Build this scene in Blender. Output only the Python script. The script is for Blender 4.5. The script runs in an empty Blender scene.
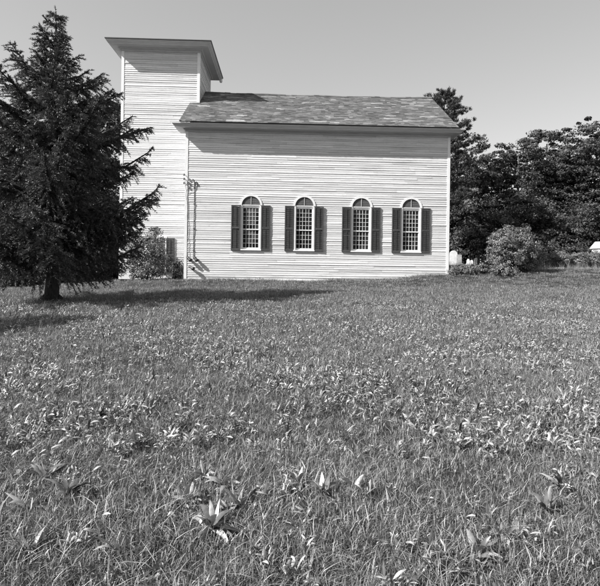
import bpy, math, random
import numpy as np
random.seed(7)
rng = np.random.default_rng(11)
sc = bpy.context.scene
COL = sc.collection
PI = math.pi

# ------------------------------------------------------------------ ground shape
GX = np.array([-60, -20, -14, -10.5, -6, 0, 3, 7.5, 15, 25, 60.])
GY = np.array([-30, 0, 10, 17, 22, 25, 28, 35, 60, 120.])
GZ = np.array([
 [0,0,0,0,0,0,0,0,0,0,0],
 [0,0,0,0,0,0,0,0,0,0,0],
 [.1,.1,.12,.13,.15,.16,.17,.18,.2,.2,.2],
 [.2,.25,.28,.30,.33,.36,.38,.42,.45,.5,.5],
 [.1,.2,.28,.36,.48,.54,.60,.72,.8,.85,.9],
 [0,.12,.25,.50,.78,.78,.86,1.13,1.34,1.32,1.3],
 [-.1,.05,.15,.55,.82,.9,1.0,1.52,1.59,1.55,1.5],
 [-.6,-.3,0,.4,.7,1.0,1.2,1.6,1.62,1.6,1.6],
 [-1.5,-.8,-.5,0,.3,1.0,1.2,1.5,1.5,1.5,1.5],
 [-2,-1,-1,0,.3,1.0,1.2,1.4,1.4,1.4,1.4]])
def gz(x, y):
    x = np.asarray(x, float); y = np.asarray(y, float)
    xc = np.clip(x, GX[0], GX[-1]-1e-6); yc = np.clip(y, GY[0], GY[-1]-1e-6)
    i = np.clip(np.searchsorted(GX, xc, side='right')-1, 0, len(GX)-2)
    j = np.clip(np.searchsorted(GY, yc, side='right')-1, 0, len(GY)-2)
    u = (xc-GX[i])/(GX[i+1]-GX[i]); v = (yc-GY[j])/(GY[j+1]-GY[j])
    u = u*.5+.5*(u*u*(3-2*u)); v = v*.7+.3*(v*v*(3-2*v))
    z = GZ[j,i]*(1-u)*(1-v)+GZ[j,i+1]*u*(1-v)+GZ[j+1,i]*(1-u)*v+GZ[j+1,i+1]*u*v
    bump = .022*np.sin(x*1.3+y*.7)+.018*np.sin(x*.6-y*1.9+1)+.010*np.sin(x*3.1+y*2.3)
    return z+bump*np.clip(1-np.abs(y-25)/60, .0, 1)

# ------------------------------------------------------------------ materials (the photograph is monochrome film)
def mat(name):
    m = bpy.data.materials.new(name); m.use_nodes = True
    nt = m.node_tree; nt.nodes.clear()
    return m, nt
def N(nt, t, **k):
    n = nt.nodes.new(t)
    for a, b in k.items(): setattr(n, a, b)
    return n
def ramp(nt, fac, stops):
    r = N(nt, 'ShaderNodeValToRGB'); el = r.color_ramp.elements
    while len(el) < len(stops): el.new(.5)
    for e, (p, v) in zip(el, stops): e.position = p; e.color = (v, v, v, 1)
    nt.links.new(fac, r.inputs[0]); return r.outputs[0]
def mth(nt, op, a, b=None, clamp=False):
    n = N(nt, 'ShaderNodeMath', operation=op); n.use_clamp = clamp
    for i, s in enumerate((a, b)):
        if s is None: continue
        if isinstance(s, (int, float)): n.inputs[i].default_value = s
        else: nt.links.new(s, n.inputs[i])
    return n.outputs[0]
def noise(nt, scale, detail=4, vec=None, scl=(1,1,1), rough=.55):
    if vec is None:
        tc = N(nt, 'ShaderNodeTexCoord'); vec = tc.outputs['Object']
    mp = N(nt, 'ShaderNodeMapping'); mp.inputs['Scale'].default_value = scl
    nt.links.new(vec, mp.inputs[0])
    n = N(nt, 'ShaderNodeTexNoise'); n.inputs['Scale'].default_value = scale
    n.inputs['Detail'].default_value = detail; n.inputs['Roughness'].default_value = rough
    nt.links.new(mp.outputs[0], n.inputs['Vector']); return n.outputs['Fac']
def rnd(nt):
    a = N(nt, 'ShaderNodeAttribute', attribute_name='rnd'); return a.outputs['Fac']
def finish(nt, col, rough=.6, spec=.4, trans=0, bump=None, bstr=.3, bdist=.01, coat=0):
    p = N(nt, 'ShaderNodeBsdfPrincipled'); out = N(nt, 'ShaderNodeOutputMaterial')
    if isinstance(col, (int, float)): p.inputs['Base Color'].default_value = (col, col, col, 1)
    else: nt.links.new(col, p.inputs['Base Color'])
    if isinstance(rough, (int, float)): p.inputs['Roughness'].default_value = rough
    else: nt.links.new(rough, p.inputs['Roughness'])
    p.inputs['Specular IOR Level'].default_value = spec
    if bump is not None:
        b = N(nt, 'ShaderNodeBump'); b.inputs['Strength'].default_value = bstr; b.inputs['Distance'].default_value = bdist
        nt.links.new(bump, b.inputs['Height']); nt.links.new(b.outputs[0], p.inputs['Normal'])
    if trans > 0:
        t = N(nt, 'ShaderNodeBsdfTranslucent')
        if isinstance(col, (int, float)): t.inputs[0].default_value = (col, col, col, 1)
        else: nt.links.new(col, t.inputs[0])
        mx = N(nt, 'ShaderNodeMixShader'); mx.inputs[0].default_value = trans
        nt.links.new(p.outputs[0], mx.inputs[1]); nt.links.new(t.outputs[0], mx.inputs[2])
        nt.links.new(mx.outputs[0], out.inputs[0])
    else: nt.links.new(p.outputs[0], out.inputs[0])

def m_clapboard():
    m, nt = mat('weathered_clapboard_paint')
    big = noise(nt, 1.0, 5, scl=(.25, 1, 1.2))
    streak = noise(nt, 5, 5, scl=(.12, 1, 6), rough=.7)
    fine = noise(nt, 22, 4, scl=(.25, 1, 3), rough=.7)
    base = mth(nt, 'ADD', mth(nt, 'MULTIPLY', rnd(nt), .17), .58)
    base = mth(nt, 'MULTIPLY', base, ramp(nt, big, [(.3, .88), (.62, 1.0)]))
    wear = mth(nt, 'MULTIPLY', ramp(nt, streak, [(.50, 0), (.62, 1)]), ramp(nt, big, [(.36, .2), (.60, 1)]))
    flake = ramp(nt, fine, [(.58, 0), (.66, 1)])
    k = mth(nt, 'SUBTRACT', 1, mth(nt, 'ADD', mth(nt, 'MULTIPLY', wear, .42), mth(nt, 'MULTIPLY', flake, .34)))
    finish(nt, mth(nt, 'MULTIPLY', base, k), .65, .3, bump=fine, bstr=.4, bdist=.004)
    return m
def m_simple(name, v, var=.15, rough=.6, spec=.4, scale=12, scl=(1,1,1), bstr=.25, bdist=.004):
    m, nt = mat(name)
    n = noise(nt, scale, 5, scl=scl, rough=.65)
    col = ramp(nt, n, [(.3, v*(1-var)), (.7, v*(1+var))])
    finish(nt, col, rough, spec, bump=n, bstr=bstr, bdist=bdist)
    return m
def m_attr(name, lo, hi, rough=.6, spec=.4, trans=0, nscale=3, nlo=.8, nhi=1.15, nscl=(1,1,1)):
    m, nt = mat(name)
    r = mth(nt, 'ADD', mth(nt, 'MULTIPLY', rnd(nt), hi-lo), lo)
    n = ramp(nt, noise(nt, nscale, 3, scl=nscl), [(.3, nlo), (.7, nhi)])
    finish(nt, mth(nt, 'MULTIPLY', r, n), rough, spec, trans)
    return m
def m_shingle():
    m, nt = mat('asphalt_shingle')
    r = rnd(nt)
    v = ramp(nt, r, [(0, .09), (.55, .15), (.86, .215), (.93, .30), (1, .38)])
    n = ramp(nt, noise(nt, 1.1, 4), [(.3, .75), (.7, 1.2)])
    g = noise(nt, 90, 2)
    v = mth(nt, 'MULTIPLY', v, mth(nt, 'MULTIPLY', n, ramp(nt, g, [(.3, .85), (.7, 1.15)])))
    finish(nt, v, .85, .2, bump=g, bstr=.3, bdist=.003)
    return m
def m_bark(name, v):
    m, nt = mat(name)
    n = noise(nt, 6, 6, scl=(4, 4, .8), rough=.7)
    finish(nt, ramp(nt, n, [(.35, v*.4), (.65, v*1.4)]), .9, .15, bump=n, bstr=.8, bdist=.03)
    return m
def m_glass():
    m, nt = mat('old_window_glass')
    n = noise(nt, 7, 2)
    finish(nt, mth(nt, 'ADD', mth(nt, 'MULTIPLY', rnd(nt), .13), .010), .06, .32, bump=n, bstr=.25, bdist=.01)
    return m
def m_ground():
    m, nt = mat('turf')
    a = noise(nt, .35, 6); b = noise(nt, 9, 5, rough=.7); c = noise(nt, 60, 3)
    v = mth(nt, 'MULTIPLY', ramp(nt, b, [(.3, .015), (.7, .06)]), ramp(nt, a, [(.3, .8), (.7, 1.2)]))
    v = mth(nt, 'MULTIPLY', v, ramp(nt, c, [(.3, .7), (.7, 1.25)]))
    finish(nt, v, .95, .1, bump=b, bstr=.6, bdist=.04)
    return m
M = dict(
 clap=m_clapboard(), trim=m_simple('white_trim_paint', .76, .08, .55, .35, 9, (1,1,.4)),
 base=m_simple('base_board_paint', .72, .1, .6, .3, 6),
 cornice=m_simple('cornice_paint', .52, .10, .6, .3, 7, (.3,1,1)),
 shingle=m_shingle(), dark=m_simple('roof_edge_metal', .05, .2, .6),
 shutter=m_simple('shutter_paint', .06, .25, .55, .4, 8, (1,1,.4)),
 slat=m_simple('shutter_slat_paint', .045, .25, .5, .45, 8),
 fan=m_simple('arch_panel_paint', .12, .15, .6),
 glass=m_glass(), wire=m_simple('black_wire', .03, .2, .5),
 metal=m_simple('grey_conduit', .12, .2, .45), lamp=m_simple('lamp_metal', .04, .2, .4),
 stone=m_simple('pale_marble', .55, .2, .8, .2, 6, bstr=.5), gstone=m_simple('lichened_slate', .28, .35, .85, .2, 8, bstr=.5),
 found=m_simple('foundation_stone', .16, .4, .9, .1, 3),
 bark=m_bark('spruce_bark', .045), bark2=m_bark('grey_bark', .13),
 needle=m_attr('spruce_needles', .028, .13, .5, .4, .12, 1.2, .75, 1.25),
 pine=m_attr('pine_needles', .035, .10, .5, .4, .15),
 leafA=m_attr('dark_leaves', .022, .125, .5, .22, .2, 1.0, .75, 1.25),
 leafB=m_attr('bright_leaves', .05, .17, .42, .5, .25, 1.4, .75, 1.25),
 grass=m_attr('grass_blades', .04, .54, .5, .35, .15, .5, .8, 1.2),
 weed=m_attr('weed_leaves', .05, .47, .36, .5, .15, 28, .6, 1.25),
 bush=m_attr('pale_bush_leaves', .07, .32, .42, .45, .2, 2.0, .85, 1.15),
 dock=m_attr('dock_leaves', .05, .50, .36, .5, .2, 24, .6, 1.25),
 straw=m_attr('dry_stalks', .2, .42, .7, .2, .15),
 fence=m_simple('silvered_fence_wood', .42, .25, .8, .2, 9, (1,1,.3)),
 darkwood=m_simple('dark_post_wood', .05, .3, .8), tarp=m_simple('black_tarpaulin', .012, .3, .6, .3, 4),
 ground=m_ground(), shed=m_simple('shed_paint', .7, .08), shedroof=m_simple('shed_roof', .2, .2),
)

# ------------------------------------------------------------------ mesh helpers
class MB:
    def __init__(s): s.v = []; s.f = []; s.r = []
    def add(s, verts, faces, r=None):
        b = len(s.v); s.v += [tuple(map(float, p)) for p in verts]
        s.f += [tuple(b+i for i in f) for f in faces]
        s.r += [random.random() if r is None else r]*len(faces)
    def box(s, x0, x1, y0, y1, z0, z1, r=None):
        s.add([(x0,y0,z0),(x1,y0,z0),(x1,y1,z0),(x0,y1,z0),(x0,y0,z1),(x1,y0,z1),(x1,y1,z1),(x0,y1,z1)],
              [(0,3,2,1),(4,5,6,7),(0,1,5,4),(1,2,6,5),(2,3,7,6),(3,0,4,7)], r)
    def tube(s, pts, rad, n=8, r=None):
        pts = [np.array(p, float) for p in pts]
        if not hasattr(rad, '__len__'): rad = [rad]*len(pts)
        V = []; prev = None
        for i, p in enumerate(pts):
            d = pts[min(i+1, len(pts)-1)]-pts[max(i-1, 0)]; d /= (np.linalg.norm(d)+1e-9)
            a = np.array([1,0,0.]) if abs(d[0]) < .8 else np.array([0,1,0.])
            if prev is not None: a = prev
            a = a-d*a.dot(d); a /= np.linalg.norm(a); prev = a
            b = np.cross(d, a)
            for k in range(n):
                t = 2*PI*k/n; V.append(p+rad[i]*(a*math.cos(t)+b*math.sin(t)))
        F = []
        for i in range(len(pts)-1):
            for k in range(n):
                F.append((i*n+k, i*n+(k+1)%n, (i+1)*n+(k+1)%n, (i+1)*n+k))
        F.append(tuple(range(n))[::-1]); F.append(tuple((len(pts)-1)*n+k for k in range(n)))
        s.add(V, F, r)
    def build(s, name, m, parent=None, smooth=False):
        me = bpy.data.meshes.new(name); me.from_pydata(s.v, [], s.f)
        at = me.attributes.new('rnd', 'FLOAT', 'FACE'); at.data.foreach_set('value', np.array(s.r, dtype=np.float32))
        me.materials.append(m)
        if smooth: me.polygons.foreach_set('use_smooth', [True]*len(me.polygons))
        me.update(); o = bpy.data.objects.new(name, me); COL.objects.link(o)
        if parent: o.parent = parent
        return o
def np_mesh(name, V, F, R, m, parent=None, link=True):
    """V (n,3), F (k,c) with constant c, R (k,)"""
    me = bpy.data.meshes.new(name); c = F.shape[1]
    me.vertices.add(len(V)); me.vertices.foreach_set('co', V.astype(np.float32).ravel())
    me.loops.add(F.size); me.loops.foreach_set('vertex_index', F.astype(np.int32).ravel())
    me.polygons.add(len(F)); me.polygons.foreach_set('loop_start', (np.arange(len(F))*c).astype(np.int32))
    me.update(calc_edges=True)
    at = me.attributes.new('rnd', 'FLOAT', 'FACE'); at.data.foreach_set('value', np.clip(R,0,1).astype(np.float32))
    me.materials.append(m)
    o = bpy.data.objects.new(name, me)
    if link: COL.objects.link(o)
    if parent: o.parent = parent
    return o
def tag(o, label=None, cat=None, group=None, kind=None):
    for k, v in (('label', label), ('category', cat), ('group', group), ('kind', kind)):
        if v: o[k] = v
    return o
def empty(name, loc, rz=0, **k):
    o = bpy.data.objects.new(name, None); COL.objects.link(o)
    o.location = loc; o.rotation_euler = (0, 0, rz); o.empty_display_size = .3
    return tag(o, **k)
def unit(a): return a/(np.linalg.norm(a, axis=-1, keepdims=True)+1e-9)

# ------------------------------------------------------------------ camera, light, sky
cam = bpy.data.cameras.new('camera'); co = bpy.data.objects.new('camera', cam); COL.objects.link(co)
sc.camera = co
cam.sensor_width = 36; cam.lens = 36*512/600; cam.clip_end = 2000; cam.clip_start = .05
ROLL = .014
co.location = (0, 0, 1.6); co.rotation_mode = 'XYZ'
from mathutils import Matrix, Vector
co.rotation_euler = (Matrix.Rotation(math.radians(90), 4, 'X') @ Matrix.Rotation(ROLL, 4, 'Z')).to_euler()
cam.shift_y = -28/600
def ray(px, py):      # direction (x/Y, z/Y) of a point measured in the photograph, used once to survey where things stand
    dx, dy = px-300, py-293
    x = dx+ROLL*dy; y = dy-ROLL*dx
    return x/512, (265-293-y)/512
def at_depth(px, py, Y):
    u, v = ray(px, py); return u*Y, Y, 1.6+v*Y
def on_ground(px, py):
    u, v = ray(px, py); Y = 10.
    lo, hi = 1.5, 45.
    for _ in range(60):
        mid = (lo+hi)/2
        if 1.6+v*mid > gz(u*mid, mid): lo = mid
        else: hi = mid
    return u*lo, lo, float(gz(u*lo, lo))

YAW = math.atan(.035)
EL, AZ = math.radians(39.8), math.radians(67.5)
tr = Matrix.Rotation(YAW, 3, 'Z') @ Vector((math.sin(AZ)*math.cos(EL), math.cos(AZ)*math.cos(EL), -math.sin(EL)))
sl = bpy.data.lights.new('sun', 'SUN'); so = bpy.data.objects.new('sun', sl); COL.objects.link(so)
sl.energy = 5.0; sl.angle = math.radians(.5); sl.color = (1, .99, .98)
so.rotation_euler = tr.to_track_quat('-Z', 'Y').to_euler(); so.location = (-20, -10, 30)
w = bpy.data.worlds.new('World'); sc.world = w; w.use_nodes = True
nt = w.node_tree; nt.nodes.clear()
sky = N(nt, 'ShaderNodeTexSky', sky_type='NISHITA'); sky.sun_disc = False
sky.sun_elevation = EL; sky.sun_rotation = math.atan2(-tr.x, -tr.y) % (2*PI)
sky.air_density = 1.0; sky.dust_density = .6; sky.ozone_density = 1.0
bw = N(nt, 'ShaderNodeRGBToBW'); bg = N(nt, 'ShaderNodeBackground'); wo = N(nt, 'ShaderNodeOutputWorld')
flat = mth(nt, 'POWER', bw.outputs[0], .65)      # orthochromatic film: the sky's brightness range is compressed
nt.links.new(sky.outputs[0], bw.inputs[0]); nt.links.new(flat, bg.inputs[0]); nt.links.new(bg.outputs[0], wo.inputs[0])
bg.inputs[1].default_value = .175
vs = sc.view_settings; vs.view_transform = 'Standard'; vs.look = 'None'; vs.gamma = 1; vs.exposure = .86
sc.cycles.max_bounces = 4; sc.cycles.diffuse_bounces = 2; sc.cycles.use_light_tree = False; sc.cycles.glossy_bounces = 2; sc.cycles.transparent_max_bounces = 8

# ------------------------------------------------------------------ ground sheet
def ground():
    xs = np.concatenate([[-900,-500,-250,-120,-80], np.arange(-60, 60.1, .5), [80,120,250,500,900]])
    ys = np.concatenate([[-600,-200,-80], np.arange(-30, 60.1, .5), np.arange(64, 120, 6), [140,200,300,500,900]])
    X, Y = np.meshgrid(xs, ys); Z = gz(X, Y)
    V = np.stack([X.ravel(), Y.ravel(), Z.ravel()], 1)
    nx, ny = len(xs), len(ys)
    i, j = np.meshgrid(np.arange(nx-1), np.arange(ny-1)); a = (j*nx+i).ravel()
    F = np.stack([a, a+1, a+1+nx, a+nx], 1)
    o = np_mesh('ground', V, F, np.full(len(F), .5), M['ground'])
    o.data.polygons.foreach_set('use_smooth', [True]*len(F)); tag(o, kind='structure')
ground()

# ------------------------------------------------------------------ church
ORG = (-5.68, 25.2, .72)
church = empty('church', ORG, YAW, label='white clapboard country church with square tower and four arched shuttered windows', cat='church')
L, D, EAVE, RIDGE = 13.1, 8.2, 7.70, 10.67
EXPO = .108
WIN = [3.22, 5.86, 8.70, 11.20]
SILL, SPRING, WR = 1.62, 3.80, .50
def row_cut(z, c, hw=WR):        # half-width of the opening at height z
    if z < SILL-.04: return 0
    if z < SPRING: return hw
    if z < SPRING+.53: return math.sqrt(max(0, .53**2-(z-SPRING)**2))
    return 0
def clapboards(mb, length, zt, place, cuts=(), zb=.14, fn=None, gable=None):
    """place(u, out, z) -> point; u along the wall, out outwards"""
    n = int((zt-zb)/EXPO)+1
    for i in range(n):
        z0 = zb+i*EXPO; z1 = min(z0+EXPO+.018, zt)
        if z0 >= zt: break
        a0, a1 = (0, length) if gable is None else gable(z0)
        if a1-a0 < .1: continue
        spans = []; u = a0
        for c in sorted(cuts):
            h0, h1 = (fn or row_cut)(z0, c), (fn or row_cut)(z1, c)
            h = min(h0, h1) if z0 > SPRING-.1 else max(h0, h1)
            if h > .02 or max(h0, h1) > .02:
                spans.append((u, c-h0, u, c-h1)); u = None; nx = (c+h0, c+h1); u = nx
            if isinstance(u, tuple): pass
        # rebuild the spans cleanly
        spans = []; l0 = l1 = a0
        for c in sorted(cuts):
            h0, h1 = (fn or row_cut)(z0, c), (fn or row_cut)(z1, c)
            if h0 <= .02 and h1 <= .02: continue
            spans.append((l0, c-h0, l1, c-h1)); l0, l1 = c+h0, c+h1
        spans.append((l0, a1, l1, a1))
        rowj = random.uniform(-.005, .005); rowb = random.uniform(.008, .023)
        for (s0, e0, s1, e1) in spans:
            p0, p1 = s0, s1
            while p0 < e0-.02:
                q = p0+random.uniform(2.0, 4.6)
                last = q > e0-.8
                q0, q1 = (e0, e1) if last else (q, q)
                b0 = rowb+random.uniform(0, .009); b1 = b0+random.uniform(-.004, .004)
                g = .0 if last else .003
                za, zc = z0+rowj+random.uniform(-.004, .003), z0+rowj+random.uniform(-.004, .003)
                P = [place(p0, b0, za), place(q0-g, b1, zc), place(q1-g, .004, z1), place(p1, .004, z1),
                     place(p0, -.002, za+.002), place(q0-g, -.002, zc+.002)]
                mb.add(P, [(0,1,2,3), (4,5,1,0), (0,3,4), (1,5,2)])
                p0 = p1 = q
                if last: break
front = lambda u, o, z: (u, -o, z)
back = lambda u, o, z: (L-u, D+o, z)
left = lambda u, o, z: (-o, D-u, z)
right = lambda u, o, z: (L+o, u, z)
def gab(z):
    if z < EAVE-.35: return (0, D)
    k = (z-(EAVE-.35))/(RIDGE-EAVE)*(D/2); return (k, D-k)
mb = MB()
clapboards(mb, L, 7.37, front, WIN); clapboards(mb, L, 7.37, back, [2.2, 4.9, 7.6, 10.3])
clapboards(mb, D, 10.2, left, gable=gab); clapboards(mb, D, 10.2, right, gable=gab)
mb.build('wall', M['clap'], church)
# corner boards, water table, foundation
mb = MB()
for (x, y) in ((0,0),(L,0),(L,D),(0,D)):
    sx = -1 if x == 0 else 1; sy = -1 if y == 0 else 1
    b = MB()
    xa, xb = sorted((x+sx*.034, x-sx*.10)); ya, yb = sorted((y+sy*.034, y+sy*.004))
    b.box(xa, xb, ya, yb, .0, 7.36)
    xa, xb = sorted((x+sx*.034, x+sx*.004)); ya, yb = sorted((y+sy*.0035, y-sy*.12))
    b.box(xa, xb, ya, yb, .0, 7.36)
    b.build('corner_board', M['trim'], church)
mb.box(.105, L-.105, -.03, .02, 0, .138); mb.box(.105, L-.105, D-.02, D+.03, 0, .138)
mb.box(-.03, .02, .13, D-.13, 0, .138); mb.box(L-.02, L+.03, .13, D-.13, 0, .138)
mb.build('base_board', M['base'], church)
b = MB(); b.box(.03, L-.03, .03, D-.03, -.9, -.002); b.build('foundation', M['found'], church)

def sweep(mb, path, prof, closed=False):
    """path: corner points walked so that 'outward' lies on the right; prof: (out, z)"""
    n = len(path); P = [np.array(p, float) for p in path]; offs = []
    def nrm(a, b):
        d = (b-a)/np.linalg.norm(b-a); return np.array([d[1], -d[0]])
    for i in range(n):
        if closed or 0 < i < n-1:
            n0 = nrm(P[i-1], P[i]); n1 = nrm(P[i], P[(i+1) % n]); m_ = n0+n1; m_ = m_/(1+n0.dot(n1))
        else: m_ = nrm(P[0], P[1]) if i == 0 else nrm(P[-2], P[-1])
        offs.append(m_)
    V = []
    for i in range(n):
        for (o, z) in prof: V.append((P[i][0]+offs[i][0]*o, P[i][1]+offs[i][1]*o, z))
    k = len(prof); F = []
    for i in range(n if closed else n-1):
        j = (i+1) % n
        for a in range(k-1): F.append((i*k+a, j*k+a, j*k+a+1, i*k+a+1))
    if not closed: F += [tuple(range(k)), tuple((n-1)*k+a for a in range(k))[::-1]]
    mb.add(V, F, .5)
T = EAVE
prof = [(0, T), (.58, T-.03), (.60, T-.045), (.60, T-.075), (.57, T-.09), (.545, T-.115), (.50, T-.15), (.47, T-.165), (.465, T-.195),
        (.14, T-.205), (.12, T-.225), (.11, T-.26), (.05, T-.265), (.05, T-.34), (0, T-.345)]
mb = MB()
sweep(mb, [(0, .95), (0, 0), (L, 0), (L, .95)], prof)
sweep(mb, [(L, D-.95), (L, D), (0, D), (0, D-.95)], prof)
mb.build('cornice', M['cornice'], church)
# rake boards on the gables
slope = math.atan2(RIDGE-EAVE, D/2+.6)
for x0, x1 in ((-.14, -.03), (L+.03, L+.14)):
    for sgn in (0, 1):
        mb = MB()
        ya, yb = .12, D/2
        za, zb = T+(RIDGE-T)*.72/(D/2+.6)-.09, RIDGE-.09
        pts = []
        for (y, z) in ((ya, za), (yb, zb)):
            yy = y if sgn == 0 else D-y
            for xx in (x0, x1):
                for dz in (0, -.24): pts.append((xx, yy, z+dz-.02))
        mb.add(pts, [(0,2,3,1),(4,5,7,6),(0,4,6,2),(1,3,7,5),(0,1,5,4),(2,6,7,3)])
        mb.build('rake_board', M['trim'], church)
# roof: real shingles in courses
roof = MB()
RX0, RX1 = -.24, L+.24
ys0 = -.64; sl_len = math.hypot(RIDGE-EAVE, D/2-ys0)
def roof_pt(x, s, h, side):
    t = s/sl_len
    y = ys0+(D/2-ys0)*t; z = EAVE+.0+(RIDGE-EAVE)*t
    sag = -.05*math.sin(PI*(x-RX0)/(RX1-RX0))*t+.012*math.sin(x*2.1)*t
    ny, nz = -(RIDGE-EAVE)/sl_len, (D/2-ys0)/sl_len
    y += ny*h; z += nz*h+sag
    return (x, y if side == 0 else D-y, z)
for side in (0, 1):
    # deck
    k = 14; V = []; F = []
    for i in range(k+1):
        x = RX0+.02+(RX1-RX0-.04)*i/k
        for s, h in ((0, -.03), (sl_len, -.03), (sl_len, .012), (0, .012)): V.append(roof_pt(x, s, h, side))
    for i in range(k):
        for a in range(4): F.append((i*4+a, i*4+(a+1)%4, i*4+4+(a+1)%4, i*4+4+a))
    F += [(0,1,2,3), (k*4+3,k*4+2,k*4+1,k*4)]
    roof.add(V, F, .2)
    e = .125; rows = int(sl_len/e)
    for rI in range(rows+1):
        s0 = rI*e-.02; s1 = min(s0+e*1.25, sl_len+.01)
        x = RX0+random.uniform(-.2, 0); run = 0; rv = .3
        while x < RX1:
            wd = random.choice((.18, .22, .26, .3))
            xa, xb = max(x+.004, RX0), min(x+wd, RX1); x += wd
            if xb-xa < .03: continue
            if run > 0: run -= 1
            else:
                rv = random.uniform(.0, .86)
                if random.random() < .035: rv = random.uniform(.88, 1); run = random.randint(0, 3)
            j0 = random.uniform(0, .012); j1 = random.uniform(0, .012); th = random.uniform(.024, .036)
            P = [roof_pt(xa, s0+j0, th, side), roof_pt(xb, s0+j1, th, side), roof_pt(xb, s1, .016, side), roof_pt(xa, s1, .016, side),
                 roof_pt(xa, s0+j0, .008, side), roof_pt(xb, s0+j1, .008, side)]
            roof.add(P, [(0,1,2,3), (4,5,1,0), (0,3,4), (1,5,2)], min(1, max(0, rv+random.uniform(-.06, .06))))
roof = roof.build('roof', M['shingle'], church)
cap = MB()
x = RX0
while x < RX1-.05:
    x2 = min(x+random.uniform(.28, .34), RX1); up = random.uniform(.03, .055)
    a = [roof_pt(q, sl_len-.12, up, 0) for q in (x, x2)]; c = [(p[0], D-p[1], p[2]) for p in a]
    t_ = [(q, D/2, roof_pt(q, sl_len, 0, 0)[2]+up+.02) for q in (x, x2)]
    cap.add([a[0], a[1], t_[1], t_[0], c[0], c[1]], [(0,1,2,3), (3,2,5,4)], random.uniform(0, .6)); x = x2
cap.build('ridge_cap', M['shingle'], roof)

# ---- tower
TX0, TX1, TY0, TY1 = -3.84, .24, 2.15, 6.15
TT = 12.50
tfront = lambda u, o, z: (TX0+u, TY0-o, z)
tback = lambda u, o, z: (TX1-u, TY1+o, z)
tleft = lambda u, o, z: (TX0-o, TY1-u, z)
tright = lambda u, o, z: (TX1+o, TY0+u, z)
TW, TD = TX1-TX0, TY1-TY0
TWC = 2.04   # tower window centre along the wall
TWIN_Z0, TWIN_Z1, TWH = .45, 2.20, .42
cutw = lambda z, c: TWH if TWIN_Z0-.02 < z < TWIN_Z1+.02 else 0
mb = MB()
clapboards(mb, TW, TT-.38, tfront, [TWC], fn=cutw); clapboards(mb, TW, TT-.38, tback)
clapboards(mb, TD, TT-.38, tleft); clapboards(mb, TD, TT-.38, tright, zb=.14+61*EXPO)
mb.build('tower_wall', M['clap'], church)
for (x, y) in ((TX0,TY0),(TX1,TY0),(TX1,TY1),(TX0,TY1)):
    sx = -1 if x == TX0 else 1; sy = -1 if y == TY0 else 1
    zl = 0 if x == TX0 else 0; b = MB()
    xa, xb = sorted((x+sx*.034, x-sx*.11)); ya, yb = sorted((y+sy*.034, y+sy*.004)); b.box(xa, xb, ya, yb, zl, TT-.385)
    xa, xb = sorted((x+sx*.034, x+sx*.004)); ya, yb = sorted((y+sy*.0035, y-sy*.11)); b.box(xa, xb, ya, yb, zl, TT-.385)
    b.build('tower_corner_board', M['trim'], church)
b = MB(); b.box(TX0+.11, -.04, TY0-.03, TY0+.02, 0, .138); b.box(TX0-.03, TX0+.02, TY0+.12, TY1-.12, 0, .138)
b.build('tower_base_board', M['base'], church)
b = MB(); b.box(TX0+.03, -.05, TY0+.03, TY1-.03, -1.2, -.002); b.build('tower_foundation', M['found'], church)
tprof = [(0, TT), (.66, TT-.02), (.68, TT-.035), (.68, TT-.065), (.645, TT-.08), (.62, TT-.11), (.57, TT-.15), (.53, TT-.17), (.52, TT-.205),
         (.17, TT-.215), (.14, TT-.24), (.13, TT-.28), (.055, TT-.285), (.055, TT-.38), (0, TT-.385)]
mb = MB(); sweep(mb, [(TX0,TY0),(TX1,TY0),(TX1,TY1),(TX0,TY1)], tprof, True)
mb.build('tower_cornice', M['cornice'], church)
mb = MB(); o_ = .71
cx, cy = (TX0+TX1)/2, (TY0+TY1)/2
q = [(TX0-o_,TY0-o_),(TX1+o_,TY0-o_),(TX1+o_,TY1+o_),(TX0-o_,TY1+o_)]
V = [(a, b_, TT-.012) for a, b_ in q]+[(a, b_, TT+.03) for a, b_ in q]+[(cx, cy, TT+.42)]
mb.add(V, [(0,1,5,4),(1,2,6,5),(2,3,7,6),(3,0,4,7),(4,5,8),(5,6,8),(6,7,8),(7,4,8),(3,2,1,0)])
mb.build('tower_roof', M['dark'], church)
# a down-pipe stub at the rear right corner of the tower cornice
b = MB(); b.tube([(TX1+.58, TY1+.60, TT-.10), (TX1+.58, TY1+.60, TT-.17), (TX1+.58, TY1+.60, TT-.26), (TX1+.58, TY1+.60, TT-.31)], [.07, .10, .09, .04], 12); b.build('gutter_spout', M['trim'], church, True)

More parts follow.
